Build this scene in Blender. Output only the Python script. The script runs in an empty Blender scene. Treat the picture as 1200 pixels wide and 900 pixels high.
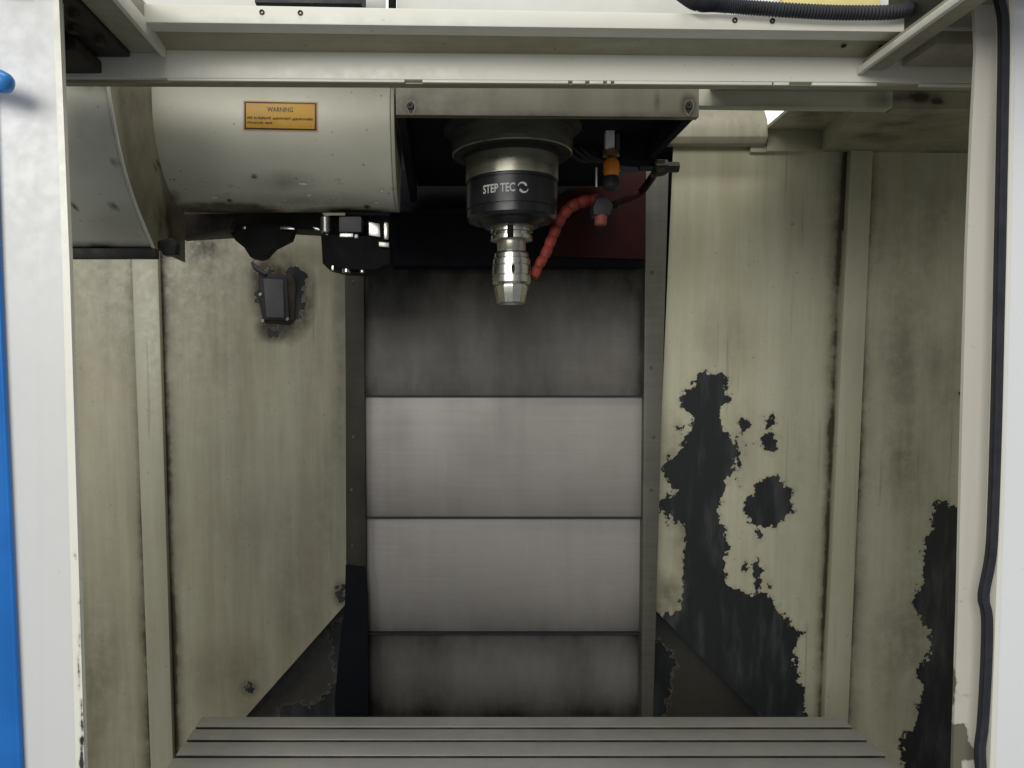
import bpy, bmesh, math, random
import numpy as np
from mathutils import Vector, Matrix

random.seed(7)
scn = bpy.context.scene
C = scn.collection

# ------------------------------------------------------------------ camera
F, CX, CY0 = 900.0, 515.0, 440.0          # focal length and depth vanishing point, in photo pixels (1200 wide)
TH = math.radians(3.1)                    # downward pitch
CY = CY0 + F * math.tan(TH)
CZ = 1.45                                 # eye height (the table top stands about 0.97 m high)
cd = bpy.data.cameras.new('camera')
cam = bpy.data.objects.new('camera', cd)
C.objects.link(cam)
cam.location = (0, 0, CZ)
cam.rotation_euler = (math.radians(90) - TH, 0, 0)
cd.sensor_width = 36
cd.lens = F / 1200 * 36
cd.shift_x = (600 - CX) / 1200
cd.shift_y = (CY - 450) / 1200
cd.clip_start = 0.02
cd.clip_end = 100
scn.camera = cam

# ------------------------------------------------------------------ light: a workshop hall with ceiling lamps in front of the machine
w = bpy.data.worlds.new('World')
scn.world = w
w.use_nodes = True
bg = w.node_tree.nodes['Background']
bg.inputs[0].default_value = (0.93, 0.97, 1.0, 1)
bg.inputs[1].default_value = 0.25

def area(name, loc, target, sx, sy, power, col):
    ld = bpy.data.lights.new(name, 'AREA')
    ld.shape = 'RECTANGLE'; ld.size = sx; ld.size_y = sy
    ld.energy = power; ld.color = col
    o = bpy.data.objects.new(name, ld)
    C.objects.link(o)
    o.location = loc
    o.rotation_euler = (Vector(target) - Vector(loc)).to_track_quat('-Z', 'Y').to_euler()
    return o
area('hall_ceiling_lamp', (-1.25, -2.3, 2.55), (0.35, 1.4, 1.4), 2.8, 1.3, 80, (1.0, 0.98, 0.94))
area('hall_ceiling_lamp_above', (0.3, 0.2, 4.2), (0.2, 1.1, 1.5), 2.2, 0.4, 40, (1.0, 0.98, 0.94))

scn.view_settings.view_transform = 'Standard'
scn.view_settings.look = 'None'
scn.view_settings.exposure = 0.15
scn.view_settings.gamma = 1.0
scn.view_settings.use_curve_mapping = False
scn.render.engine = 'CYCLES'
scn.render.resolution_x, scn.render.resolution_y = 1024, 768

# ------------------------------------------------------------------ helpers
def P(px, py, D):
    """the point at depth D (metres in front of the lens) seen at photo pixel px, py"""
    u, v = (px - CX) / F, -(py - CY) / F
    dy = math.cos(TH) + v * math.sin(TH)
    dz = -math.sin(TH) + v * math.cos(TH)
    k = D / dy
    return Vector((u * k, D, CZ + dz * k))
def Xa(px, D): return P(px, CY0, D).x
def Za(py, D): return P(CX, py, D).z
def to_px(co):
    co = np.asarray(co)
    y, z = co[:, 1], co[:, 2] - CZ
    d = y * math.cos(TH) - z * math.sin(TH)
    v = y * math.sin(TH) + z * math.cos(TH)
    return np.stack([CX + F * co[:, 0] / d, CY - F * v / d], 1)

def thing(name, loc, label, cat, group=None):
    o = bpy.data.objects.new(name, None)
    C.objects.link(o)
    o.location = loc
    o.empty_display_size = 0.05
    o['label'] = label; o['category'] = cat
    if group: o['group'] = group
    return o
def struct(name, loc=(0, 1.5, 1.0)):
    o = bpy.data.objects.new(name, None)
    C.objects.link(o); o.location = loc; o['kind'] = 'structure'
    return o
def wloc(o):
    v = Vector(o.location)
    while o.parent:
        o = o.parent; v += Vector(o.location)
    return v
def link(name, verts, faces, mat, parent=None, label=None, smooth=False, bevel=0, seg=2, fix=True):
    """verts in world coordinates; the mesh is recentred on its own middle and parented without moving"""
    verts = np.array([tuple(v) for v in verts], float)
    c = (verts.min(0) + verts.max(0)) / 2
    me = bpy.data.meshes.new(name)
    me.from_pydata([tuple(v) for v in verts - c], [], faces)
    if fix or bevel:
        bm = bmesh.new(); bm.from_mesh(me)
        if fix: bmesh.ops.recalc_face_normals(bm, faces=bm.faces)
        if bevel:
            es = [e for e in bm.edges if len(e.link_faces) == 2 and e.calc_face_angle() > 0.5]
            bmesh.ops.bevel(bm, geom=es, offset=bevel, segments=seg, profile=0.6, affect='EDGES', clamp_overlap=True)
        bm.to_mesh(me); bm.free()
    if smooth: 
        for p in me.polygons: p.use_smooth = True
        if smooth != 'all':
            me.set_sharp_from_angle(angle=math.radians(smooth if smooth > 1 else 35))
    elif bevel:
        for p in me.polygons: p.use_smooth = True
        me.set_sharp_from_angle(angle=math.radians(40))
    me.materials.append(mat)
    o = bpy.data.objects.new(name, me)
    C.objects.link(o)
    if parent:
        o.parent = parent
        o.location = Vector(c) - wloc(parent)
    else:
        o.location = c
    if label: o['label'] = label
    return o
def box(name, x0, x1, y0, y1, z0, z1, mat, parent=None, bevel=0.0015, label=None):
    v = [(x, y, z) for z in (z0, z1) for y in (y0, y1) for x in (x0, x1)]
    f = [(0, 2, 3, 1), (4, 5, 7, 6), (0, 1, 5, 4), (2, 6, 7, 3), (0, 4, 6, 2), (1, 3, 7, 5)]
    return link(name, v, f, mat, parent, label, bevel=bevel)
def prism(name, pts, off, mat, parent=None, bevel=0.0015, label=None):
    """closed outline of world points, extruded by the vector off"""
    n = len(pts); off = Vector(off)
    v = [Vector(p) for p in pts] + [Vector(p) + off for p in pts]
    f = [tuple(range(n)), tuple(range(2 * n - 1, n - 1, -1))]
    f += [(i, (i + 1) % n, n + (i + 1) % n, n + i) for i in range(n)]
    return link(name, v, f, mat, parent, label, bevel=bevel)
def slab(name, pix, D, t, mat, parent=None, bevel=0.0015, label=None):
    """outline given in photo pixels on the plane at depth D, t metres thick away from the viewer"""
    return prism(name, [P(x, y, D) for x, y in pix], (0, t, 0), mat, parent, bevel, label)
def rect(x0, y0, x1, y1): return [(x0, y0), (x1, y0), (x1, y1), (x0, y1)]
def lathe(name, prof, cen, mat, parent=None, axis='z', seg=48, smooth=32, label=None):
    cen = Vector(cen); v = []; f = []
    for r, h in prof:
        for k in range(seg):
            a = 2 * math.pi * k / seg
            c, s = r * math.cos(a), r * math.sin(a)
            v.append(cen + (Vector((c, s, h)) if axis == 'z' else Vector((h, c, s)) if axis == 'x' else Vector((c, h, s))))
    n = len(prof)
    for i in range(n - 1):
        for k in range(seg):
            k2 = (k + 1) % seg
            f.append((i * seg + k, i * seg + k2, (i + 1) * seg + k2, (i + 1) * seg + k))
    f.append(tuple(range(seg))); f.append(tuple((n - 1) * seg + k for k in range(seg)))
    return link(name, v, f, mat, parent, label, smooth=smooth)
def tube(name, path, rad, mat, parent=None, seg=12, label=None, cap=True):
    path = [Vector(p) for p in path]; v = []; f = []
    n = len(path)
    up = Vector((0.13, 0.31, 0.9)).normalized()
    for i, p in enumerate(path):
        t = (path[min(i + 1, n - 1)] - path[max(i - 1, 0)]).normalized()
        a = t.cross(up).normalized(); b = t.cross(a)
        r = rad[i] if hasattr(rad, '__len__') else rad
        for k in range(seg):
            q = 2 * math.pi * k / seg
            v.append(p + (a * math.cos(q) + b * math.sin(q)) * r)
    for i in range(n - 1):
        for k in range(seg):
            k2 = (k + 1) % seg
            f.append((i * seg + k, i * seg + k2, (i + 1) * seg + k2, (i + 1) * seg + k))
    if cap:
        f.append(tuple(range(seg))); f.append(tuple((n - 1) * seg + k for k in range(seg)))
    return link(name, v, f, mat, parent, label, smooth=50)
def spline(pts, n):
    pts = [Vector(p) for p in pts]; out = []
    m = len(pts) - 1
    for i in range(n + 1):
        t = i / n * m; k = min(int(t), m - 1); u = t - k
        p0, p1, p2, p3 = pts[max(k - 1, 0)], pts[k], pts[k + 1], pts[min(k + 2, m)]
        out.append(0.5 * ((2 * p1) + (p2 - p0) * u + (2 * p0 - 5 * p1 + 4 * p2 - p3) * u * u + (3 * p1 - p0 - 3 * p2 + p3) * u ** 3))
    return out
def screw(cen, r, mat, parent, axis='y', name='screw'):
    """small socket screw head standing proud, facing the viewer"""
    h = r * 0.55
    return lathe(name, [(r * 0.45, -h * 0.3), (r * 0.45, -h), (r * 0.85, -h), (r, -h * 0.75), (r, 0.002)][::1], cen, mat, parent, axis, 14, 40)

# ------------------------------------------------------------------ materials
class NT:
    def __init__(s, name):
        s.m = bpy.data.materials.new(name); s.m.use_nodes = True
        s.t = s.m.node_tree; s.b = s.t.nodes['Principled BSDF']
        s.geo = s.t.nodes.new('ShaderNodeNewGeometry')
    def n(s, typ, **k):
        o = s.t.nodes.new(typ)
        for a, b in k.items(): setattr(o, a, b)
        return o
    def put(s, sock, v):
        if isinstance(v, bpy.types.NodeSocket): s.t.links.new(v, sock)
        else: sock.default_value = v
    def math(s, op, a, b=0.0, clamp=False):
        o = s.n('ShaderNodeMath', operation=op, use_clamp=clamp)
        s.put(o.inputs[0], a); s.put(o.inputs[1], b)
        return o.outputs[0]
    def noise(s, scale, detail=5, rough=0.6, stretch=None, offset=0.0, dist=0.0):
        vec = s.geo.outputs['Position']
        mp = s.n('ShaderNodeMapping')
        s.put(mp.inputs['Vector'], vec)
        mp.inputs['Location'].default_value = (offset, offset * 0.7, offset * 1.3)
        if stretch: mp.inputs['Scale'].default_value = stretch
        o = s.n('ShaderNodeTexNoise')
        s.put(o.inputs['Vector'], mp.outputs[0])
        o.inputs['Scale'].default_value = scale; o.inputs['Detail'].default_value = detail
        o.inputs['Roughness'].default_value = rough; o.inputs['Distortion'].default_value = dist
        return o.outputs['Fac']
    def ramp(s, fac, lo, hi, a=0.0, b=1.0):
        o = s.n('ShaderNodeMapRange'); o.interpolation_type = 'SMOOTHSTEP'
        s.put(o.inputs['Value'], fac)
        o.inputs['From Min'].default_value = lo; o.inputs['From Max'].default_value = hi
        o.inputs['To Min'].default_value = a; o.inputs['To Max'].default_value = b
        return o.outputs[0]
    def mix(s, fac, a, b):
        o = s.n('ShaderNodeMix', data_type='RGBA')
        s.put(o.inputs['Factor'], fac)
        s.put(o.inputs[6], a if not isinstance(a, tuple) else (*a, 1))
        s.put(o.inputs[7], b if not isinstance(b, tuple) else (*b, 1))
        return o.outputs[2]
    def attr(s, name):
        o = s.n('ShaderNodeAttribute', attribute_name=name)
        return o.outputs['Fac']
    def bump(s, h, strength=0.3, dist=0.002):
        o = s.n('ShaderNodeBump')
        o.inputs['Strength'].default_value = strength; o.inputs['Distance'].default_value = dist
        s.put(o.inputs['Height'], h)
        s.t.links.new(o.outputs[0], s.b.inputs['Normal'])
    def done(s, col, rough, metal=0.0):
        s.put(s.b.inputs['Base Color'], col if not isinstance(col, tuple) else (*col, 1))
        s.put(s.b.inputs['Roughness'], rough)
        s.put(s.b.inputs['Metallic'], metal)
        return s.m

def paint(name, light, dark, amt=0.8, rough=0.42, speck=0.5, peel=False, streak=(22, 22, 1.3), grime_col=(0.055, 0.042, 0.022), peel_col=None, amp=1.0, chip=0.0, off=0.0):
    """oily cream machine paint: cloudy yellowing, run-down streaks, specks, optional dirt and peeled-off areas given per vertex"""
    s = NT(name)
    big = s.noise(2.3, 6, 0.55, offset=off)
    run = s.noise(1.0, 5, 0.6, stretch=streak, offset=off + 3)
    run2 = s.noise(1.0, 4, 0.6, stretch=tuple(c * 3.5 for c in streak), offset=off + 6)
    fine = s.noise(55, 4, 0.65, offset=off)
    f = s.math('ADD', s.math('MULTIPLY', big, 0.42), s.math('ADD', s.math('MULTIPLY', run, 0.38), s.math('MULTIPLY', run2, 0.20)))
    f = s.math('ADD', f, s.math('MULTIPLY', s.math('SUBTRACT', fine, 0.5), 0.10))
    col = s.mix(s.ramp(f, 0.36, 0.66, 0.0, amt), light, dark)
    sp = s.ramp(s.noise(130, 3, 0.5, offset=off + 1), 0.70, 0.76, 0.0, speck)
    col = s.mix(sp, col, (0.06, 0.05, 0.035))
    if streak[0] > 20 and streak[2] < 2:               # thin coolant runs
        dr = s.ramp(s.noise(1.0, 3, 0.55, stretch=(75, 75, 2.2), offset=off + 9), 0.64, 0.75, 0.0, 0.42)
        col = s.mix(dr, col, tuple(c * 0.42 for c in dark))
    r = s.ramp(fine, 0.3, 0.7, rough - 0.08, rough + 0.12)
    h = s.math('MULTIPLY', fine, 0.025)
    if chip:
        cn = s.noise(30, 8, 0.7, offset=off + 5)
        c = s.ramp(cn, chip, chip + 0.012)
        col = s.mix(c, col, (0.035, 0.035, 0.03))
        h = s.math('SUBTRACT', h, c)
    if peel:
        g = s.attr('grime')
        gn = s.ramp(s.noise(7, 5, 0.55, stretch=(2.2, 2.2, 0.6), offset=off), 0.3, 0.7, 0.6, 1.5)
        gm = s.math('MULTIPLY', g, s.math('MULTIPLY', gn, s.ramp(s.noise(38, 6, 0.7, offset=off + 2), 0.32, 0.62, 0.75, 1.2)), True)
        col = s.mix(gm, col, grime_col)
        k = s.attr('peel')
        n1 = s.math('SUBTRACT', s.noise(38, 9, 0.70, offset=off), 0.5)
        n2 = s.math('SUBTRACT', s.noise(90, 4, 0.6, offset=off), 0.5)
        d = s.math('ADD', k, s.math('ADD', s.math('MULTIPLY', n1, 0.066 * amp), s.math('MULTIPLY', n2, 0.026 * amp)))
        fr = s.ramp(d, -0.012 * amp, 0.0, 0.0, 0.22)
        col = s.mix(fr, col, (0.17, 0.13, 0.07))
        m = s.ramp(d, 0.0, 0.0012)
        bl = s.mix(s.ramp(s.noise(12, 6, 0.6, stretch=(3, 3, .6)), 0.45, 0.78), (0.0085, 0.0098, 0.0115), (0.050, 0.055, 0.053))
        col = s.mix(m, col, peel_col or bl)
        rim = s.math('SUBTRACT', s.ramp(d, -0.0025, -0.0002), m, True)
        col = s.mix(s.math('MULTIPLY', rim, 0.25), col, (0.6, 0.58, 0.48))
        r = s.math('ADD', s.math('MULTIPLY', r, s.math('SUBTRACT', 1.0, m)), s.math('MULTIPLY', m, 0.5))
        h = s.math('SUBTRACT', h, m)
    s.bump(h, 0.6, 0.003)
    return s.done(col, r)

def plain(name, col, rough=0.5, metal=0.0, var=0.25, scale=20, dirt=None, dirt_amt=0.5, bump=0.15, stretch=None, off=0.0, spec=0.5):
    s = NT(name)
    n = s.noise(scale, 6, 0.6, stretch=stretch, offset=off)
    dk = tuple(c * (1 - var) for c in col); lt = tuple(min(1, c * (1 + var * 0.6)) for c in col)
    c = s.mix(s.ramp(n, 0.3, 0.7), dk, lt)
    if dirt:
        c = s.mix(s.ramp(s.noise(scale * 0.35, 8, 0.7, offset=off + 7), 0.5, 0.72, 0, dirt_amt), c, dirt)
    s.b.inputs['Specular IOR Level'].default_value = spec
    fine = s.noise(scale * 6, 3, 0.6, offset=off)
    s.bump(fine, bump, 0.0008)
    return s.done(c, s.ramp(n, 0.25, 0.75, rough * 0.8, min(1, rough * 1.2)), metal)

M = {}
CREAM, OLIVE = (0.50, 0.487, 0.365), (0.35, 0.322, 0.20)
M['wall'] = paint('cream_wall_paint', CREAM, OLIVE, 0.75, peel=True)
M['wall_left'] = paint('cream_wall_paint_oily_shaded', (0.40, 0.388, 0.29), (0.265, 0.238, 0.155), 0.8, peel=True, off=11)  # oil-browned cream with some of the door's shade put into the colour
M['post'] = paint('cream_post_paint', (0.47, 0.455, 0.345), OLIVE, 0.6, off=4)
M['post_l'] = paint('cream_post_paint_oily_shaded', (0.40, 0.388, 0.295), (0.28, 0.255, 0.17), 0.7, off=4)  # follows the left wall's oily tone, shade included in the colour
M['cover'] = paint('cream_cover_paint', (0.60, 0.59, 0.485), (0.49, 0.465, 0.355), 0.6, rough=0.46, speck=0.75, peel=True, off=2, streak=(5, 5, 5), amp=0.22, peel_col=(0.76, 0.74, 0.62))
M['ceiling'] = paint('ceiling_paint', (0.42, 0.40, 0.30), (0.25, 0.22, 0.14), 0.8, peel=True, off=8, streak=(4, 4, 4))
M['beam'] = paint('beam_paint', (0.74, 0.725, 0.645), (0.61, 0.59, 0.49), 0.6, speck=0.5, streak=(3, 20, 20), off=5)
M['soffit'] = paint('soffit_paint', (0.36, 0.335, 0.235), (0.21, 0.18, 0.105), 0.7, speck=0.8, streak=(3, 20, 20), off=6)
M['rail'] = paint('rail_paint', (0.34, 0.32, 0.24), (0.20, 0.18, 0.12), 0.7, off=7)
M['head'] = paint('head_paint_shaded', (0.165, 0.158, 0.118), (0.105, 0.095, 0.062), 0.9, speck=0.9, streak=(14, 14, 3), off=9, peel=True, amp=0.15)  # greasy dirt plus the rear beam's shade put into the cream
M['door'] = paint('door_paint', (0.66, 0.67, 0.66), (0.61, 0.615, 0.595), 0.5, rough=0.36, speck=0.1, off=1, streak=(3, 3, 1))
M['door_r'] = paint('door_paint_white', (0.82, 0.835, 0.85), (0.77, 0.78, 0.785), 0.5, rough=0.34, speck=0.1, off=13, streak=(3, 3, 1))
M['trim'] = paint('door_trim_paint', (0.80, 0.79, 0.70), (0.74, 0.72, 0.6), 0.5, rough=0.35, speck=0.2, off=3, peel=True, amp=0.13)
M['jamb'] = paint('jamb_paint', (0.62, 0.585, 0.52), (0.52, 0.48, 0.40), 0.5, speck=0.2, off=12, peel=True, amp=0.12, peel_col=(0.15, 0.145, 0.105))
M['blue'] = plain('blue_gloss_paint', (0.012, 0.155, 0.52), 0.28, var=0.15, scale=8, bump=0.05)
M['blue_cap'] = plain('blue_plastic', (0.03, 0.22, 0.62), 0.35, var=0.1)
M['rubber'] = plain('black_rubber', (0.022, 0.023, 0.030), 0.6, var=0.3, scale=60)
M['black'] = plain('black_oily_steel', (0.005, 0.005, 0.0058), 0.75, spec=0.2, var=0.5, scale=30, dirt=(0.014, 0.012, 0.009), dirt_amt=0.6)
M['saddle'] = plain('dark_blue_black_casting', (0.0040, 0.005, 0.0085), 0.75, spec=0.2, var=0.4, scale=14)
M['maroon'] = plain('dark_maroon_paint', (0.030, 0.0050, 0.0050), 0.7, spec=0.2, var=0.5, scale=16, dirt=(0.012, 0.010, 0.010), dirt_amt=0.9)
M['chrome'] = plain('ground_steel', (0.60, 0.59, 0.54), 0.26, 1.0, var=0.12, scale=40, bump=0.05)
M['steel'] = plain('dull_steel', (0.42, 0.41, 0.38), 0.36, 1.0, var=0.2, scale=40, dirt=(0.10, 0.085, 0.06), dirt_amt=0.5)
M['spindle'] = plain('spindle_steel', (0.40, 0.385, 0.31), 0.32, 0.8, var=0.2, scale=18, stretch=(1, 1, 5), dirt=(0.16, 0.14, 0.09), dirt_amt=0.4)
M['band'] = plain('spindle_black_band', (0.013, 0.0135, 0.017), 0.33, var=0.3, scale=25)
M['print'] = plain('white_print', (0.62, 0.62, 0.58), 0.5, var=0.1)
M['red'] = plain('red_hose_plastic', (0.24, 0.030, 0.018), 0.65, var=0.5, scale=50, dirt=(0.03, 0.010, 0.008), dirt_amt=0.95)
M['pink'] = plain('faded_red_plastic', (0.22, 0.055, 0.04), 0.6, var=0.3)
M['orange'] = plain('orange_plastic', (0.70, 0.24, 0.02), 0.4, var=0.25, scale=60)
M['brass'] = plain('brass', (0.45, 0.33, 0.16), 0.35, 0.9)
M['white_pl'] = plain('white_plastic', (0.70, 0.69, 0.63), 0.45, var=0.1)
M['grey_pl'] = plain('grey_plastic', (0.075, 0.078, 0.08), 0.55, var=0.2, scale=30)
M['bracket'] = plain('dark_recess_steel', (0.018, 0.017, 0.013), 0.6, var=0.5, scale=40, dirt=(0.05, 0.03, 0.015), dirt_amt=0.7)
M['rust'] = plain('rusty_oily_steel', (0.035, 0.022, 0.012), 0.65, var=0.7, scale=45)
M['bolt'] = plain('oily_bolt', (0.12, 0.115, 0.09), 0.5, 0.5, var=0.4, scale=60)
M['label'] = plain('yellow_sticker', (0.50, 0.27, 0.022), 0.45, var=0.15, scale=30)
M['label_edge'] = plain('yellow_sticker_edge', (0.52, 0.32, 0.12), 0.45, var=0.1)
M['label_ink'] = plain('sticker_ink', (0.035, 0.008, 0.008), 0.5, var=0.1)
M['hole'] = plain('dark_hole', (0.012, 0.011, 0.01), 0.8, var=0.2)
M['yellow'] = plain('pale_yellow_panel', (0.80, 0.68, 0.30), 0.5, var=0.08)
M['upper'] = plain('pale_panel', (0.68, 0.68, 0.64), 0.5, var=0.1, scale=6)

def steel_plate(name, a, b, rough, grime=(0.019, 0.0178, 0.0115), off=0.0, metal=0.75):
    s = NT(name)
    br = s.noise(1.0, 4, 0.6, stretch=(6, 6, 160), offset=off)
    big = s.noise(4.5, 5, 0.55, offset=off)
    st = s.noise(1.0, 5, 0.6, stretch=(30, 30, 1.6), offset=off + 2)
    f = s.math('ADD', s.math('MULTIPLY', big, 0.6), s.math('ADD', s.math('MULTIPLY', br, 0.2), s.math('MULTIPLY', st, 0.25)))
    c = s.mix(s.ramp(f, 0.36, 0.70), a, b)
    sc = s.ramp(s.noise(1.0, 2, 0.5, stretch=(140, 140, 5), offset=off + 4), 0.70, 0.76, 0, 0.2)
    c = s.mix(sc, c, (0.62, 0.60, 0.56))
    s.b.inputs['Specular IOR Level'].default_value = 0.25
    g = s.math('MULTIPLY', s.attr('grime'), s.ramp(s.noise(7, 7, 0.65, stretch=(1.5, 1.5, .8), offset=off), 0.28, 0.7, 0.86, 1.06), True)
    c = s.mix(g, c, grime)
    sp = s.ramp(s.noise(170, 3, 0.5, offset=off), 0.71, 0.77, 0, 0.4)
    c = s.mix(sp, c, (0.05, 0.05, 0.04))
    s.bump(s.math('ADD', s.math('MULTIPLY', br, 0.5), s.noise(120, 3, 0.5)), 0.12, 0.0005)
    mt = s.math('MULTIPLY', s.math('SUBTRACT', 1.0, g), metal)
    rr = s.math('ADD', s.ramp(f, 0.3, 0.7, rough - 0.05, rough + 0.1), s.math('MULTIPLY', g, 0.1))
    return s.done(c, rr, mt)
M['plate'] = steel_plate('brushed_cover_plate', (0.46, 0.435, 0.41), (0.375, 0.352, 0.328), 0.45, metal=0.5)
M['strip'] = steel_plate('oily_guide_strip', (0.20, 0.195, 0.165), (0.11, 0.105, 0.08), 0.45, off=4, metal=0.5)
M['table'] = steel_plate('machined_table_iron', (0.47, 0.46, 0.43), (0.34, 0.333, 0.31), 0.42, off=8, metal=0.6)
M['slot'] = plain('slot_iron', (0.05, 0.048, 0.04), 0.5, 0.3, var=0.4)
M['chute'] = paint('dark_chute_paint', (0.045, 0.044, 0.036), (0.028, 0.027, 0.022), 0.8, off=3, peel=True)

# ------------------------------------------------------------------ peel and dirt maps, drawn in photo pixels and stored per vertex
def crop7(l): return [(740 + x * .578, 380 + y * .578) for x, y in l]
def crop6(l): return [(x / 2.609, 580 + y / 2.609) for x, y in l]
PEEL_R = [crop7(l) for l in [
    [(135,100),(150,95),(165,102),(185,97),(193,110),(190,130),(200,150),(188,165),(180,185),(185,205),(200,225),(218,250),(218,275),(205,300),(195,320),(192,345),(185,365),(178,385),(182,410),(190,430),(192,470),(195,500),(190,525),(205,535),(225,540),(240,548),(262,540),(275,545),(290,570),(305,590),(320,610),(335,620),(352,622),(340,632),(330,650),(328,680),(345,700),(340,725),(352,745),(350,770),(362,795),(400,1000),(0,1000),(30,600),(62,592),(80,578),(100,580),(105,540),(103,500),(108,470),(112,440),(110,405),(90,405),(78,400),(80,385),(60,378),(52,365),(65,355),(85,350),(95,342),(85,335),(75,315),(65,295),(70,275),(90,258),(105,250),(112,235),(120,205),(118,185),(108,170),(100,150),(110,130),(120,125)],
    [(225,375),(230,350),(250,340),(255,322),(275,312),(295,308),(310,322),(328,335),(330,365),(318,390),(300,405),(280,412),(264,410),(260,438),(254,438),(250,415),(238,400)],
    [(213,205),(225,186),(238,205),(228,222)], [(258,240),(270,220),(280,218),(296,235),(288,262),(270,255)],
    [(268,190),(282,184),(288,200),(275,212)], [(247,485),(255,472),(264,490),(262,560),(249,560)],
    [(222,492),(232,486),(234,498),(224,500)], [(277,525),(285,522),(286,532),(278,534)], [(90,205),(98,200),(100,220),(92,222)],
    [(217,225),(221,225),(219,330),(216,330)], [(333,622),(352,620),(350,630),(336,632)],
    [(615,360),(640,358),(650,368),(668,370),(900,372),(900,1100),(500,1100),(548,900),(552,880),(545,840),(570,810),(580,770),(590,740),(580,700),(595,680),(605,650),(605,620),(590,610),(575,570),(580,540),(588,500),(592,440),(605,410),(612,380)],
    [(664,140),(672,130),(690,150),(690,170),(668,158)]]]
PEEL_L = [crop6([(1000,405),(1015,480),(1030,560),(1000,612),(950,640),(905,635),(880,650),(850,655),(845,700),(700,780),(700,1200),(1300,1200),(1300,200),(1060,200),(1060,380)])]
PEEL_FRAME = [[(1100, 700), (1119, 790), (1121, 800), (1118, 815), (1116, 840), (1117, 848), (1133, 848), (1136, 872), (1144, 880), (1144, 892), (1128, 892), (1128, 930), (1090, 930), (1090, 800)],
              [(1124, 815), (1136, 814), (1136, 818), (1124, 818)]]
PEEL_TRIM = [[(92, 700), (94, 700), (95, 760), (92, 760)], [(90, 770), (93, 765), (95, 800), (92, 812)], [(94, 820), (97, 818), (99, 860), (95, 885)], [(86, 650), (88, 640), (89, 655)], [(93, 866), (99, 862), (99, 930), (92, 930)]]
def sdf(pts, polys):
    """signed distance in pixels, positive inside"""
    best = np.full(len(pts), -1e9)
    for poly in polys:
        q = np.array(poly, float); n = len(q)
        d = np.full(len(pts), 1e9); ins = np.zeros(len(pts), bool)
        for i in range(n):
            a, b = q[i], q[(i + 1) % n]
            e = b - a; w_ = pts - a
            t = np.clip((w_ @ e) / (e @ e + 1e-9), 0, 1)
            d = np.minimum(d, np.hypot(*(w_ - t[:, None] * e).T))
            cr = ((a[1] > pts[:, 1]) != (b[1] > pts[:, 1]))
            with np.errstate(divide='ignore', invalid='ignore'):
                xi = (b[0] - a[0]) * (pts[:, 1] - a[1]) / (b[1] - a[1] + 1e-12) + a[0]
            ins ^= cr & (pts[:, 0] < xi)
        best = np.maximum(best, np.where(ins, d, -d))
    return best
def blots(pts, spots):
    g = np.zeros(len(pts))
    for x, y, rx, ry, a in spots:
        r = np.hypot((pts[:, 0] - x) / rx, (pts[:, 1] - y) / ry)
        g = np.maximum(g, a * np.clip(1.0 - r, 0, 1) ** 0.8)
    return g
def paintmap(o, polys=(), spots=(), scale=0.0018, bias=0.0, fn=None):
    me = o.data
    co = np.array([tuple(o.matrix_basis @ v.co) for v in me.vertices]) + np.array(tuple(wloc(o.parent) if o.parent else (0, 0, 0)))
    px = to_px(co)
    k = np.clip(sdf(px, polys), -150, 150) * scale + bias if polys else np.full(len(px), -1.0)
    g = blots(px, spots) if spots else np.zeros(len(px))
    if fn: g = np.clip(g + fn(px), 0, 1)
    me.attributes.new('peel', 'FLOAT', 'POINT').data.foreach_set('value', k.astype(np.float32))
    me.attributes.new('grime', 'FLOAT', 'POINT').data.foreach_set('value', g.astype(np.float32))
def panel(name, L, R, top, bot, D, mat, parent, polys=(), spots=(), t=0.003, step=6.0, label=None, fn=None, scale=0.0018, bias=0.0):
    """sheet at depth D: L and R are edge lines ((x,y),(x,y)) in pixels, top and bot are functions of x"""
    def lx(l, y): return l[0][0] + (l[1][0] - l[0][0]) * (y - l[0][1]) / (l[1][1] - l[0][1])
    ymid = (top((L[0][0] + R[0][0]) / 2) + 900) / 2
    nx = max(2, int(abs(R[0][0] - L[0][0]) / step)); ny = max(2, int(abs(bot(L[1][0]) - top(L[0][0])) / step))
    v = []; f = []
    for i in range(nx + 1):
        u = i / nx
        xt = L[0][0] * (1 - u) + R[0][0] * u
        y0 = top(xt)
        xl = xt
        for _ in range(6):                     # lower end of this column follows the slanted edges
            y1 = bot(xl)
            xl = lx(L, y1) * (1 - u) + lx(R, y1) * u
        for j in range(ny + 1):
            y = y0 + (y1 - y0) * j / ny
            x = lx(L, y) * (1 - u) + lx(R, y) * u
            v.append(P(x, y, D))
    n = len(v)
    v += [p + Vector((0, t, 0)) for p in v]
    idx = lambda i, j: i * (ny + 1) + j
    for i in range(nx):
        for j in range(ny):
            q = (idx(i, j), idx(i, j + 1), idx(i + 1, j + 1), idx(i + 1, j))
            f.append(q); f.append(tuple(n + k for k in q[::-1]))
    ring = [idx(i, 0) for i in range(nx)] + [idx(nx, j) for j in range(ny)] + [idx(i, ny) for i in range(nx, 0, -1)] + [idx(0, j) for j in range(ny, 0, -1)]
    for a, b in zip(ring, ring[1:] + ring[:1]): f.append((a, b, n + b, n + a))
    o = link(name, v, f, mat, parent, label)
    paintmap(o, polys, spots, scale, bias, fn)
    return o

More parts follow.
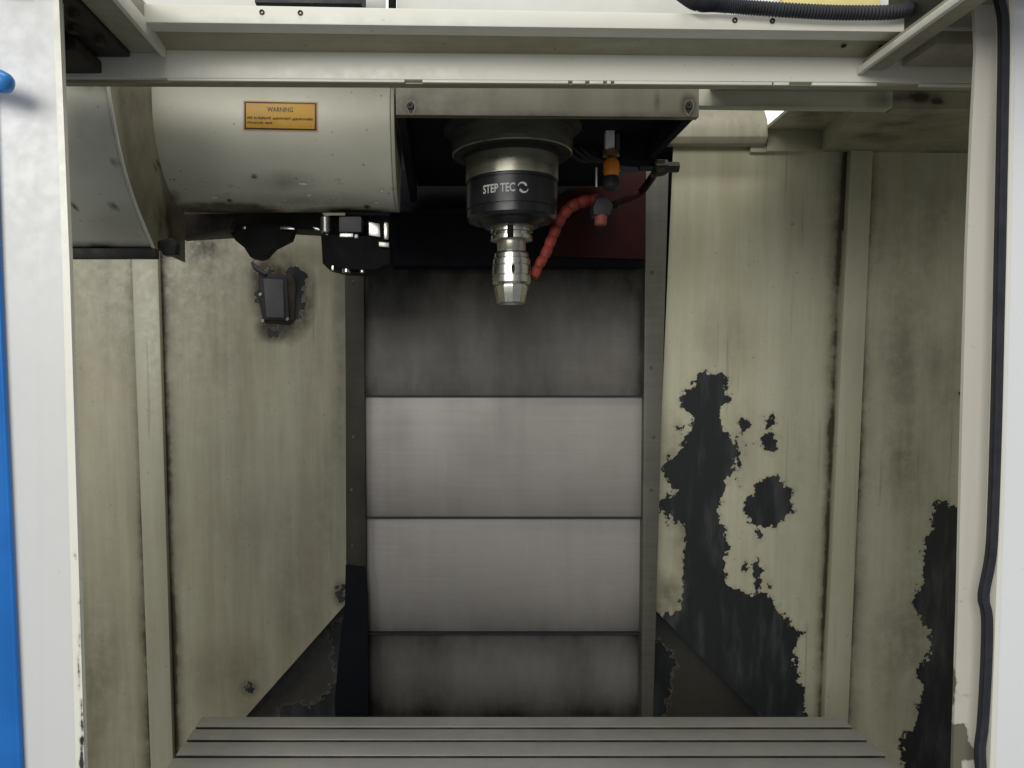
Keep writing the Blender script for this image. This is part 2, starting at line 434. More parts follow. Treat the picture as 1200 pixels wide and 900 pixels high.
# ================================================================== SETTING: the machine's inner walls
DW = 1.62                                           # depth of the back wall sheets
DC = 1.60                                           # depth of the telescopic cover plates
BOT = 1010
back = struct('back_wall', (0.15, DW, CZ - 1.0))
con = lambda y: (lambda x: y)
def seam(x0, x1, side, w_, a):
    # dirt gathered along a post edge running from (x0,150) to (x1,1010)
    def fn(px):
        d = (px[:, 0] - (x0 + (x1 - x0) * (px[:, 1] - 150) / 860)) * side
        return np.where(d > -3, a * np.exp(-np.clip(d, 0, 99) / w_), 0)
    return fn
# left of the column
SPOT_L = [(343, 346, 30, 62, 1.6), (322, 384, 26, 20, 1.4), (308, 335, 22, 44, 1.2), (318, 318, 40, 16, 1.2), (400, 695, 14, 22, 1.0), (292, 806, 16, 13, 1.1), (250, 420, 60, 160, .2), (360, 440, 30, 100, .2), (350, 670, 45, 120, .38), (290, 620, 60, 70, .2), (355, 590, 40, 40, .25), (385, 600, 20, 120, .3), (250, 320, 80, 60, .35),
          (330, 860, 80, 70, .3), (270, 790, 60, 50, .3), (230, 290, 60, 26, .9), (330, 300, 60, 18, .8), (398, 500, 14, 260, .4)]
diagL = lambda x: BOT if x < 147 else 840 - (x - 288) * 1.128 if x < 404 else 709
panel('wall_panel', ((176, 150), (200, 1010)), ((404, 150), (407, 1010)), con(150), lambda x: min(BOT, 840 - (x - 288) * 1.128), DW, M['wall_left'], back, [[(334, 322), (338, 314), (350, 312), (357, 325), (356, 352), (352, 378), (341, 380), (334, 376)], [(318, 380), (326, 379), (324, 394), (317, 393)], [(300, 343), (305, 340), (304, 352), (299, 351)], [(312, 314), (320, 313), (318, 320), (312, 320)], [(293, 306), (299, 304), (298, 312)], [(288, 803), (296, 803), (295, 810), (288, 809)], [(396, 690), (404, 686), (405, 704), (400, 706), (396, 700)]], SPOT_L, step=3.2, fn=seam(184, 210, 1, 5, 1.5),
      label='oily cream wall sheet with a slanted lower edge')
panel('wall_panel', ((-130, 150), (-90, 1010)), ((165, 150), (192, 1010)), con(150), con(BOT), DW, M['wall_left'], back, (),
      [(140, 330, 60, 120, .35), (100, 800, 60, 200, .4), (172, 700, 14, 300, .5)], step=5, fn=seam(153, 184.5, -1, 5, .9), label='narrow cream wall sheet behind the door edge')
panel('wall_panel', ((789, 175), (752, 1010)), ((1000, 177), (964, 1010)), con(171), lambda x: min(BOT, 715 + (x - 768) * 1.02), DW, M['wall'], back, PEEL_R,
      [(785, 560, 22, 90, .5), (800, 600, 34, 100, .45), (850, 400, 40, 60, .25), (780, 700, 30, 40, .6), (930, 560, 30, 180, .2), (975, 640, 10, 40, .9), (872, 520, 40, 60, .25), (975, 420, 14, 330, .35)],
      step=3.6, fn=seam(991, 953, -1, 5, 1.0), label='cream wall sheet with large black peeled patches')
panel('wall_panel', ((1004, 179), (968, 1010)), ((1420, 183), (1380, 1010)), con(172), con(BOT), DW, M['wall'], back, PEEL_R,
      [(1080, 260, 120, 120, .3), (1060, 480, 60, 260, .4), (1000, 560, 20, 330, .5), (1100, 420, 50, 140, .3), (1060, 760, 60, 120, .4)], step=4.5, fn=seam(1018, 982, 1, 6, .8), label='cream wall sheet with a black peeled strip at the door frame')
def post(a, b, label):
    # folded vertical cover profile, proud of the sheets
    pts = [P(a[0][0], a[0][1], DW), P(b[0][0], b[0][1], DW), P(b[1][0], b[1][1], DW), P(a[1][0], a[1][1], DW)]
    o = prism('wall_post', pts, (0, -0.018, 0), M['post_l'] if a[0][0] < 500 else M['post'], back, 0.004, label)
    return o
post(((152, 150), (184, 1010)), ((184, 150), (210, 1010)), 'cream vertical wall post behind the tool changer')
post(((992, 178), (953, 1010)), ((1018, 179), (982, 1010)), 'cream vertical wall post between the peeled sheets')
# dark lower sheets behind the slanted edges
DL = 1.70
panel('chute_panel', ((150, 600), (150, 1010)), ((440, 600), (440, 1010)), con(600), con(BOT), DL, M['chute'], back, PEEL_L, [(380, 830, 120, 40, .6)], step=6, label='dark sheet with a black peeled corner behind the left wall')
panel('chute_panel', ((735, 600), (735, 1010)), ((1000, 600), (1000, 1010)), con(600), con(BOT), DL, M['chute'], back,
      [[(757, 740), (778, 755), (792, 775), (788, 800), (775, 850), (775, 1100), (740, 1100), (740, 740)]], [(800, 830, 80, 60, .5)], step=6, label='dark sheet behind the right wall')
slab('rear_sheet', rect(-140, 190, 1400, 1010), DL + 0.03, 0.004, M['saddle'], back, 0)
slab('column_sheet', rect(380, 40, 800, 330), DL + 0.02, 0.004, M['saddle'], back, 0)
# side walls, tray and ceiling
for x, n in ((Xa(-128, DW) - 0.004, 'side_wall'), (Xa(1380, DW) + 0.0, 'side_wall')):
    s_ = box(n, x - 0.004, x, 0.82, DW + 0.1, CZ - 1.02, CZ + 0.46, M['post'], None, 0)
    s_['kind'] = 'structure'
fl = box('chip_tray', Xa(-128, DW), Xa(1380, DW), 0.62, DL + 0.02, CZ - 1.03, CZ - 1.02, M['chute'], None, 0)
paintmap(fl); fl['kind'] = 'structure'

ceil = struct('ceiling', (0.6, 1.4, CZ + 0.45))
CS = [(1070, 114, 46, 9, 1.3), (1030, 160, 34, 9, 1.0), (1050, 145, 40, 10, .7), (1000, 180, 60, 6, .7), (1098, 118, 12, 5, 1.6), (1110, 182, 46, 6, 1.3), (950, 134, 20, 14, .8), (1075, 135, 90, 30, .45)]
def ceilsheet(name, quad, mat, t, nx=50, ny=20, spots=CS):
    q = [Vector(p) for p in quad]; v = []; f = []
    for i in range(nx + 1):
        for j in range(ny + 1):
            a = q[0].lerp(q[1], i / nx); b = q[3].lerp(q[2], i / nx)
            v.append(a.lerp(b, j / ny))
    n = len(v); v += [p + Vector((0, 0, t)) for p in v]
    I = lambda i, j: i * (ny + 1) + j
    for i in range(nx):
        for j in range(ny):
            k = (I(i, j), I(i, j + 1), I(i + 1, j + 1), I(i + 1, j)); f.append(k); f.append(tuple(n + m for m in k[::-1]))
    ring = [I(i, 0) for i in range(nx)] + [I(nx, j) for j in range(ny)] + [I(i, ny) for i in range(nx, 0, -1)] + [I(0, j) for j in range(ny, 0, -1)]
    for a, b in zip(ring, ring[1:] + ring[:1]): f.append((a, b, n + b, n + a))
    o = link(name, v, f, mat, ceil)
    paintmap(o, (), spots); return o
ceilsheet('ceiling_panel', [P(1004, 126, 1.25), P(1420, 128, 1.25), P(1420, 181, DW - 0.004), P(962, 178, DW - 0.004)], M['ceiling'], 0.012)
ceilsheet('ceiling_panel', [P(936, 120, 1.25), P(1030, 120, 1.25), P(1004, 152, 1.60), P(897, 152, 1.60)], M['ceiling'], 0.006, 20, 10, [(950, 134, 20, 14, .9), (960, 128, 40, 10, .4)])
ceilsheet('recess_side', [P(1004, 126, 1.252), P(962, 177.5, 1.60), P(964, 150, 1.60), P(1004, 119, 1.252)], M['post'], 0.004, 10, 4, ())
ceilsheet('ceiling_panel', [P(832, 72, 0.98), P(1500, 74, 0.98), P(1420, 110, 1.2425), P(832, 106, 1.2425)], M['ceiling'], 0.012)
b_ = panel('ceiling_rib', ((812, 96), (812, 124)), ((1046, 98), (1046, 127)), con(97), lambda x: 123.5 + (x - 812) * .012, 1.244, M['cover'], ceil, (), [(1030, 118, 20, 14, .6), (900, 124, 90, 5, .4)], t=0.02, step=4)
panel('ceiling_rib', ((1046.5, 98), (1046.5, 127)), ((1420, 98), (1420, 127)), con(98), con(127.5), 1.2455, M['ceiling'], ceil, (), CS, t=0.02, step=4)
b_ = slab('recess_face', [(899, 149), (968, 149), (966, 177), (899, 177)], 1.60, 0.012, M['post'], ceil, 0.003)
# rounded duct above the back wall
pts = []
for k in range(9):
    a = math.radians(-10 + k * 12)
    pts.append((1.585 + 0.05 - 0.07 * math.cos(a), Za(172, 1.585) + 0.07 - 0.07 * math.sin(math.radians(80 - k * 12)) ))
prof = [(1.60, Za(172, 1.60)), (1.585, Za(168, 1.585)), (1.575, Za(160, 1.575)), (1.575, Za(150, 1.575)), (1.58, Za(140, 1.58)), (1.60, Za(126, 1.60)), (1.62, Za(110, 1.62)), (1.66, Za(110, 1.66)), (1.66, Za(172, 1.66))]
xs0, xs1 = Xa(700, 1.6), Xa(888, 1.6)
slab('recess_face', [(880, 158), (898.5, 158), (898.5, 178), (880, 178)], 1.605, 0.010, M['post'], ceil, 0.001)
b_ = prism('ceiling_duct', [(xs0, d, z) for d, z in prof], (xs1 - xs0, 0, 0), M['rail'], ceil, 0.002); paintmap(b_, (), [(840, 160, 80, 30, .7), (840, 130, 80, 30, .5)])

# added glowing plate that whitens the view through the gap above the back wall
wn = NT('glow_plate_emission'); wn.b.inputs['Emission Color'].default_value = (1, 1, 1, 1); wn.b.inputs['Emission Strength'].default_value = 0.95
wn.done((0.8, 0.8, 0.8), 0.5)
hw = box('added_glow_plate', -1.5, 3.5, 4.0, 4.02, CZ + .7, CZ + 2.6, wn.m, None, 0); hw['kind'] = 'structure'

# ================================================================== TELESCOPIC COVER of the vertical axis
tc = thing('telescopic_way_cover', (Xa(590, DC), DC, Za(900, DC)), 'grey steel telescopic way cover on the column between two guide strips', 'way cover')
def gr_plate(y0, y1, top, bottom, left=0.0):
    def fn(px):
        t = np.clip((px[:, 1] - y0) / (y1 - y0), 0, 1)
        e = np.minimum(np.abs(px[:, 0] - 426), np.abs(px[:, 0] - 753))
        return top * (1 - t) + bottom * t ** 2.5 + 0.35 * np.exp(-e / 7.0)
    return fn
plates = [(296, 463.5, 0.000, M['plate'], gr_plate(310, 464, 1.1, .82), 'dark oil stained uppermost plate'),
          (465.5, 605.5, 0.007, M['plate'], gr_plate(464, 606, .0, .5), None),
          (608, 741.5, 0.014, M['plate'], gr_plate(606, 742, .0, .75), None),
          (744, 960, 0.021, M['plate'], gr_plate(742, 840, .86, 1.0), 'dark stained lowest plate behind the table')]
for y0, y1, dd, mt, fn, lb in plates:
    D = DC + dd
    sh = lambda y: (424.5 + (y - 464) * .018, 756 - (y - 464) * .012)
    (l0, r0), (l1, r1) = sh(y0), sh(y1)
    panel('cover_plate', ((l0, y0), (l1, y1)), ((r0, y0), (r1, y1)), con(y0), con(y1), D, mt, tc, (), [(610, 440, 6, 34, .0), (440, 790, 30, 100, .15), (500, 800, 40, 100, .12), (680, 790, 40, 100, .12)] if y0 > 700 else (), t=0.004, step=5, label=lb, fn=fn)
# wiper lips under each plate edge
for y in (464.4, 606.6, 742.8):
    l, r = 425, 755
    slab('wiper_lip', [(l, y - .5), (r, y - .5), (r, y + .9), (l, y + .9)], DC - 0.001, 0.02, M['rubber'], tc, 0)
for a, b, lb in (([(404, 285), (426, 285), (431, 960), (408, 960)], [(414, 330), (414, 512), (412, 574), (413, 640)], 'dark left guide strip'),
                 ([(757, 190), (784, 190), (762, 960), (751, 960)], [(764, 318), (763, 430), (766, 512), (763, 574), (762, 690)], 'right guide strip')):
    g = slab('guide_strip', a, DC - 0.012, 0.05, M['strip'], tc, 0.001, lb)
    paintmap(g, fn=(lambda px: np.where(px[:, 0] < 500, .75, .25) + np.where((px[:, 0] < 500) & (px[:, 1] > 665), .5, 0)))
    for x, y in b:
        sc = screw(P(x, y, DC - 0.012), 0.0034, M['bolt'], g)
# sealing flap hanging in the left corner
flap = slab('sealing_flap', [(405, 662), (428, 665), (431, 700), (432, 860), (436, 960), (398, 960), (392, 820), (399, 745), (404, 712)], DC - 0.02, 0.006, M['saddle'], tc, 0.001, 'black sealing flap at the left strip')

# ================================================================== HEAD with spindle
SX, SD = P(599.5, 250, 1.17).x, 1.17
head = thing('spindle_head', (SX, SD, CZ + 0.34), 'cream and black milling head carrying the spindle below the roof beams', 'spindle head')
D0 = 1.0
hx0, hx1 = P(464, 120, D0).x, P(819, 130, D0).x
zb = Za(135, D0); zt = Za(60, D0)
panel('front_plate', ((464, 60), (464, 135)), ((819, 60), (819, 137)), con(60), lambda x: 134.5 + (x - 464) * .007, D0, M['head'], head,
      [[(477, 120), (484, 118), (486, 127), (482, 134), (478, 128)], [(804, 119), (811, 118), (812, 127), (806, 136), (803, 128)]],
      [(482, 124, 12, 18, 1.4), (807, 124, 12, 18, 1.4), (640, 136, 260, 8, .7), (550, 118, 80, 30, .35), (700, 112, 90, 30, .35), (770, 120, 5, 20, .8)], t=0.012, step=3, label='greasy front plate with painted-in shade and two bolt holes')
box('side_plate', hx1 - 0.012, hx1, D0 + 0.013, D0 + 0.205, zb + 0.001, zt, M['saddle'], head, 0.001)
box('side_plate', hx0, hx0 + 0.012, D0 + 0.013, D0 + 0.5, zb + 0.001, zt, M['saddle'], head, 0.001)
box('head_body', hx0 + 0.013, hx1 - 0.013, D0 + 0.013, DC - 0.09, zb + 0.034, zt, M['saddle'], head, 0.002)
for x, y in ((481, 124), (807, 124)):
    c = P(x, y, D0)
    lathe('bolt', [(0.0020, -0.0005), (0.0020, -0.002), (0.0040, -0.0022), (0.0046, -0.0016), (0.0046, 0.003)], c, M['bracket'], head, 'y', 16)
# saddle: the carriage on the column
slab('saddle', [(426, 200), (757, 186), (757, 312), (426, 312)], DC - 0.06, 0.05, M['saddle'], head, 0.003)
slab('maroon_plate', [(648, 232), (690, 208), (756, 200), (756, 304), (640, 300)], DC - 0.068, 0.007, M['maroon'], head, 0.001, 'dark maroon plate')  # maroon tone over the right part of the saddle
slab('saddle_ledge', [(456, 243), (575, 243), (575, 249), (456, 249)], DC - 0.10, 0.09, M['black'], head, 0.001)
# wiring and small fittings in the shadow under the head
slab('valve_block', [(655, 150), (700, 146), (700, 180), (655, 178)], 1.30, 0.05, M['black'], head, 0.004)
slab('valve_block', [(728, 150), (772, 146), (768, 190), (728, 186)], 1.20, 0.04, M['saddle'], head, 0.004)
for k in range(3):
    tube('cable', spline([P(640 + k * 14, 142, 1.26), P(662 + k * 12, 172 + 3 * k, 1.25), P(690 + k * 16, 188, 1.27), P(744 + k * 4, 160, 1.32)], 20), 0.004, M['rubber'], head, 8)
hx = P(772, 196, 1.19)
lathe('hose_fitting', [(0.006, -0.03), (0.006, -0.008), (0.0115, -0.008), (0.0115, 0.012), (0.008, 0.013), (0.008, 0.03)], hx, M['bracket'], head, 'x', 6, 20)
lathe('hose_fitting', [(0.009, 0.0), (0.0115, 0.002), (0.0115, 0.02), (0.008, 0.022)], hx + Vector((0.0, 0, -0.012)), M['rust'], head, 'z', 6, 20)

sp = lathe('spindle', [(0.0895, .42), (0.0895, .364), (0.0895, .334), (0.0875, .3325), (0.069, .3320), (0.069, .2945), (0.066, .2935)],
           (SX, SD, CZ - 0.005), M['spindle'], head, seg=72)
lathe('undercut_ring', [(0.0872, .3330), (0.0872, .3318), (0.0728, .3314), (0.0728, .3262), (0.0692, .3258)], (SX, SD, CZ - 0.005), M['bracket'], sp, seg=72)
lathe('mounting_ring', [(0.104, .42), (0.104, .3715), (0.102, .370), (0.0897, .363)], (SX, SD, CZ - 0.005), M['bracket'], sp, seg=72)
band = lathe('spindle_band', [(0.068, .2935), (0.068, .2905), (0.0668, .290), (0.0668, .2885), (0.068, .288), (0.068, .2525), (0.0665, .252), (0.0665, .2505), (0.0675, .250), (0.0675, .240), (0.064, .236), (0.050, .2355), (0.046, .231), (0.040, .2265), (0.034, .2262)],
             (SX, SD, CZ - 0.005), M['band'], sp, seg=72, label='black spindle nose ring with white lettering')
lathe('nose_ring', [(0.034, .232), (0.034, .2258), (0.031, .2247), (0.018, .2246)], (SX, SD, CZ - 0.005), M['steel'], sp, seg=48)

def text_mesh(body, size, width=None, bold=0.0):
    cu = bpy.data.curves.new('txt', 'FONT'); cu.body = body; cu.size = size; cu.align_x = 'LEFT'; cu.offset = bold
    cu.resolution_u = 4
    o = bpy.data.objects.new('txt', cu); C.objects.link(o)
    dg = bpy.context.evaluated_depsgraph_get(); dg.update()
    me = bpy.data.meshes.new_from_object(o.evaluated_get(dg))
    v = np.array([tuple(q.co) for q in me.vertices]); f = [tuple(p.vertices) for p in me.polygons]
    bpy.data.objects.remove(o); bpy.data.curves.remove(cu); bpy.data.meshes.remove(me)
    v[:, 0] -= v[:, 0].min(); v[:, 1] -= v[:, 1].min()
    if width: v[:, 0] *= width / v[:, 0].max()
    return v, f
def wrap(v, x0, z0, r):
    out = []
    for x, y, _ in v:
        a = (x0 + x) / r
        out.append((SX + r * math.sin(a), SD - r * math.cos(a), CZ - 0.005 + z0 + y))
    return out
RB = 0.0684
# lettering: 560..597 px, emblem 600..613 px on the front of the band
k = 1.10 / 900
v, f = text_mesh('STEP TEC', 0.0165, 37.5 * k * 1.06, 0.0004)
hgt = v[:, 1].max(); v[:, 1] *= 0.0125 / hgt
link('lettering', wrap(v, -41 * k, .2650, RB), f, M['print'], band, fix=False)
def hook(a0, a1, cx_, cz_, r, wmax, n=22):
    v = []; f = []
    for i in range(n + 1):
        t = i / n; a = a0 + (a1 - a0) * t
        w_ = wmax * (1.0 - 0.75 * t) * min(1.0, 0.45 + t * 4)
        rr = r * (1 - 0.10 * t)
        for s_ in (-1, 1):
            q = rr + s_ * w_ / 2
            v.append((cx_ + q * math.cos(a), cz_ + q * math.sin(a) * 0.95, 0))
    f = [(2 * i, 2 * i + 1, 2 * i + 3, 2 * i + 2) for i in range(n)]
    return v, f
for s_ in (0, math.pi):
    v, f = hook(math.radians(10) + s_, math.radians(172) + s_, 8.2 * k - 0.0016 * math.cos(s_), 0.0010 * math.cos(s_), 0.0062, 0.0042)
    link('emblem', wrap(v, 0, .2708, RB), f, M['print'], band, fix=False)

# tool holder
HZ = CZ - 0.003
th = thing('tool_holder', (SX, SD, CZ + 0.11), 'shiny steel collet tool holder clamped in the spindle nose', 'tool holder')
lathe('taper_flange', [(0.020, .2240), (0.0315, .2238), (0.0318, .2225), (0.0318, .2175), (0.027, .2165), (0.027, .2125), (0.0318, .2115), (0.0318, .2060), (0.030, .2050), (0.0225, .2045)], (SX, SD, HZ), M['chrome'], th)
box('drive_key', SX - 0.009, SX + 0.0, SD - 0.0335, SD - 0.024, HZ + .2055, HZ + .2235, M['black'], th, 0.001)
lathe('holder_neck', [(0.0215, .2048), (0.0215, .1900), (0.0205, .1878)], (SX, SD, HZ), M['spindle'], th)
bod = lathe('collet_body', [(0.0205, .1885), (0.0240, .1880), (0.0262, .1850), (0.0265, .1792), (0.0248, .1788), (0.0248, .1772), (0.0283, .1768), (0.0286, .1690), (0.0266, .1686), (0.0266, .1668), (0.0290, .1664), (0.0292, .1540), (0.0270, .1536), (0.0270, .1516), (0.0292, .1512), (0.0292, .1425), (0.0268, .1392), (0.0240, .1388)], (SX, SD, HZ), M['chrome'], th, smooth=20)
lathe('collet_nut', [(0.0240, .1392), (0.0240, .1368), (0.0262, .1364), (0.0262, .1345), (0.0216, .1130), (0.0200, .1112), (0.0130, .1112), (0.0110, .1300)], (SX, SD, HZ), M['chrome'], th, seg=12, smooth=15)
for a in range(6):
    q = math.radians(60 * a)
    c = Vector((SX + 0.0282 * math.sin(q), SD - 0.0282 * math.cos(q), HZ + .1605))
    e = Vector((math.cos(q), math.sin(q), 0)); nn = Vector((math.sin(q), -math.cos(q), 0))
    pts = []
    for i in range(12):
        t = 2 * math.pi * i / 12
        pts.append(c + e * 0.0026 * math.cos(t) + Vector((0, 0, 0.0068 * math.sin(t))))
    prism('wrench_slot', pts, nn * 0.0015, M['hole'], bod, 0)

# ================================================================== COOLANT NOZZLES
cn = thing('coolant_nozzle', (P(716, 200, 1.17).x, 1.17, CZ + 0.35), 'orange and brass coolant valve with a white pipe under the head', 'valve')
slab('pipe', rect(710, 150, 720.5, 175), 1.17, 0.012, M['white_pl'], cn, 0.002, 'white square pipe')
slab('pipe', rect(721.5, 152, 727, 175), 1.185, 0.01, M['grey_pl'], cn, 0.002)
cc = P(716, 180, 1.18)
lathe('collar', [(0.010, -.005), (0.0128, -.004), (0.0128, .004), (0.010, .006)], cc, M['brass'], cn)
lathe('valve_body', [(0.007, -.013), (0.0105, -.011), (0.0125, -.004), (0.0118, .0), (0.0125, .005), (0.0105, .010), (0.0085, .0128)], P(716.5, 197, 1.18), M['orange'], cn, label='orange valve body')
lathe('socket', [(0.0075, -.014), (0.0125, -.010), (0.0130, .0), (0.0095, .007)], P(716, 212, 1.18), M['rubber'], cn)
slab('bleed_pin', rect(698, 196, 700, 219), 1.17, 0.002, M['white_pl'], cn, 0.0005)

rh = thing('red_coolant_hose', (P(700, 235, 1.2).x, 1.2, CZ + 0.27), 'red segmented coolant hose bending down towards the tool holder', 'hose')
path = spline([P(700, 234, 1.22), P(684, 236, 1.21), P(668, 243, 1.205), P(656, 258, 1.20), P(648, 276, 1.195), P(640, 296, 1.19), P(631, 312, 1.185), P(625, 325, 1.18)], 120)
L = [0]
for a, b in zip(path, path[1:]): L.append(L[-1] + (b - a).length)
nseg = 10; per = L[-1] / nseg
for s_ in range(nseg):                                # ball-and-socket segments
    seg_pts = []; rr = []
    for u, r in ((-.06, .0076), (0.02, .0084), (.10, .0096), (.38, .0099), (.70, .0098), (.78, .0086), (.95, .0082), (1.04, .0076)):
        q = min(max((s_ + u) * per, 0), L[-1])
        i = min(np.searchsorted(L, q), len(path) - 1)
        i = max(i, 1); t = (q - L[i - 1]) / (L[i] - L[i - 1])
        seg_pts.append(path[i - 1].lerp(path[i], t)); rr.append(r * (1 - 0.022 * s_))
    ok = [0] + [j for j in range(1, len(seg_pts)) if (seg_pts[j] - seg_pts[j - 1]).length > 1e-5]
    tube('hose_segment', [seg_pts[j] for j in ok], [rr[j] for j in ok], M['red'], rh, 14)
nb = thing('coolant_nozzle_block', (P(704, 245, 1.2).x, 1.2, CZ + 0.24), 'dark nozzle block with a faded red outlet beside the red hose', 'nozzle')
slab('block', [(699, 232), (713, 230), (719, 240), (715, 252), (696, 252), (695, 243)], 1.19, 0.03, M['rubber'], nb, 0.003)
lathe('outlet', [(0.008, .010), (0.0098, .007), (0.0094, -.006), (0.008, -.008), (0.005, -.008)], P(704, 258, 1.2), M['pink'], nb, label='faded red outlet')
tube('feed_hose', spline([P(720, 240, 1.24), P(738, 232, 1.28), P(752, 224, 1.29), P(766, 205, 1.24)], 24), 0.0062, M['maroon'], nb, 10)

# ================================================================== TOOL CHANGER COVERS on the left
tcov = thing('tool_changer_cover', (-0.25, 1.15, CZ + 0.25), 'cream rounded tool changer cover left of the spindle with a yellow warning sticker', 'machine cover')
SP_C = [(262, 250, 90, 16, 1.7), (400, 252, 80, 12, 1.5), (340, 236, 120, 14, .35), (298, 207, 5, 3, 1.4), (330, 215, 50, 18, .3), (430, 243, 6, 4, 1.3), (269, 235, 4, 3, 1.3), (200, 235, 14, 16, .5)]
def profile_cover(name, prof, x0, x1, mat, parent, back, spots, nx=60, label=None, polys=()):
    v = []; f = []; m = len(prof)
    for i in range(nx + 1):
        x = x0 + (x1 - x0) * i / nx
        for d, z in prof: v.append((x, d, z))
    for i in range(nx):
        for j in range(m - 1): f.append((i * m + j, i * m + j + 1, (i + 1) * m + j + 1, (i + 1) * m + j))
    o = link(name, v, f, mat, parent, label, smooth=60)
    md = o.modifiers.new('sheet', 'SOLIDIFY'); md.thickness = 0.003; md.offset = -1
    paintmap(o, polys, spots); return o
R_ = 0.125; dc, zc = 1.09 + R_, CZ + .382
prof = [(1.09, CZ + .50 - .118 * i / 10) for i in range(10)] + [(dc - R_ * math.cos(a), zc - R_ * math.sin(a)) for a in np.linspace(0, math.radians(100), 60)]
X0, X1 = -0.4025, P(457.5, 170, 1.09).x
sc_ = random.Random(5)
SCUFF = []
for _ in range(22):                                   # small lifted paint scuffs low on the drum
    x, y = sc_.uniform(215, 450), sc_.triangular(196, 243, 226)
    rx, ry = sc_.uniform(1.5, 5.5), sc_.uniform(.9, 2.2)
    SCUFF.append([(x + rx * math.cos(q) * sc_.uniform(.6, 1.2), y + ry * math.sin(q) * sc_.uniform(.6, 1.2)) for q in np.linspace(0, 5.6, 8)])
dcov = profile_cover('drum_cover', prof, X0, X1, M['cover'], tcov, 1.3, SP_C, nx=150, polys=SCUFF)
ep = [(X1 + 0.0005, d, z) for d, z in prof] + [(X1 + 0.0005, 1.30, CZ + .36), (X1 + 0.0005, 1.30, CZ + .5)]
prism('end_plate', ep, (0.005, 0, 0), M['post'], tcov, 0.001)
box('drum_core', X0 + 0.01, X1 - 0.03, 1.21, 1.32, CZ + .275, CZ + .48, M['bracket'], tcov, 0.002)
# front cover
q = [(.938, .47), (.940, .42), (.950, .362), (.966, .315), (.994, .265), (1.035, .222), (1.092, .178)]
q = [(a, b) for a, b in [(p.x, p.y) for p in spline([Vector((a, b, 0)) for a, b in q], 40)]]
prof2 = [(d, CZ + z) for d, z in q]
XL = -0.62
XR = -0.403
profile_cover('front_cover', prof2, XL, XR, M['cover'], tcov, 1.2, [(130, 160, 3, 3, 1.4), (135, 190, 4, 5, 1.3), (133, 242, 4, 5, 1.3), (86, 242, 3, 3, 1.2), (120, 290, 80, 8, .9), (140, 262, 40, 30, .3), (95, 150, 40, 60, .3), (115, 100, 40, 14, .9)], nx=40)
side = [(XR + 0.0006, d, z) for d, z in prof2] + [(XR + 0.0006, 1.15, CZ + .172), (XR + 0.0006, 1.22, CZ + .20), (XR + 0.0006, 1.22, CZ + .47)]
# side sheet as a fine grid so dirt can gather on it
v = []; f = []; m = len(prof2); nn = 24
for d, z in prof2:
    for j in range(nn + 1): v.append((XR + 0.0006, d + (1.22 - d) * j / nn, z - 0.03 * 0 * j / nn))
for i in range(m - 1):
    for j in range(nn): f.append((i * (nn + 1) + j, (i + 1) * (nn + 1) + j, (i + 1) * (nn + 1) + j + 1, i * (nn + 1) + j + 1))
M['side'] = paint('side_sheet_paint', (0.27, 0.25, 0.18), (0.16, 0.14, 0.085), 0.8, peel=True, off=15, streak=(6, 6, 3))
o = link('side_sheet', v, f, M['side'], tcov, 'dirty olive side sheet between the two covers', fix=False)
md = o.modifiers.new('sheet', 'SOLIDIFY'); md.thickness = 0.0025; md.offset = 1
paintmap(o, (), [(182, 194, 5, 5, 1.5), (192, 262, 24, 46, .95), (170, 230, 20, 40, .5), (165, 180, 14, 60, .35), (160, 120, 30, 24, .6), (200, 285, 20, 24, 1.2)])
tube('edge_bead', [(XR + .0012, d - .0012, z) for d, z in prof2], 0.0022, M['beam'], tcov, 8)
box('bottom_rail', XL, XR + 0.006, 1.085, 1.10, CZ + .164, CZ + .178, M['bracket'], tcov, 0.002)
slab('corner_clip', [(184, 282), (200, 278), (207, 284), (205, 298), (190, 299)], 1.10, 0.02, M['bracket'], tcov, 0.003)

# sticker wrapped on the drum cover
def on_drum(px, py, lift=0.0006):
    # march along the sight line until it meets the cover profile
    y = py
    best = None
    lo, hi = 1.0, 1.3
    for _ in range(50):
        mid = (lo + hi) / 2; z = Za(py, mid)
        d = 1.09 if z > zc else dc - math.sqrt(max(R_ ** 2 - (zc - z) ** 2, 0))
        if mid < d: lo = mid
        else: hi = mid
    p = P(px, py, lo)
    return p + Vector((0, -lift, lift * 0.2))
lab = None
def curved(name, x0, y0, x1, y1, lift, mat, parent, n=8, skew=0.035):
    v = []; f = []
    for i in range(n + 1):
        for j in range(n + 1):
            x = x0 + (x1 - x0) * i / n; y = y0 + (y1 - y0) * j / n
            v.append(on_drum(x, y + (x - 328) * skew * 0.55, lift))
    for i in range(n):
        for j in range(n): f.append((i * (n + 1) + j, i * (n + 1) + j + 1, (i + 1) * (n + 1) + j + 1, (i + 1) * (n + 1) + j))
    return link(name, v, f, mat, parent, fix=False)
lab = curved('warning_sticker', 285, 118.8, 372.5, 154, 0.0006, M['label_edge'], dcov)
lab['label'] = 'yellow warning sticker with a dark border'
curved('sticker_border', 286.6, 120.2, 371, 152.6, 0.0009, M['label_ink'], lab)
curved('sticker_field', 288.6, 122.0, 369, 150.8, 0.0012, M['label'], lab)
def sticker_text(body, x0, x1, y0, y1):
    v, f = text_mesh(body, 1.0, None, 0.015)
    w_, h_ = v[:, 0].max(), v[:, 1].max()
    pts = [on_drum(x0 + (x1 - x0) * a / w_, y1 - (y1 - y0) * b / h_ + (x0 + (x1 - x0) * a / w_ - 328) * .0193, 0.0015) for a, b, _ in v]
    link('sticker_text', pts, f, M['label_ink'], lab, fix=False)
sticker_text('WARNING', 313.5, 343.5, 126.2, 131.8)
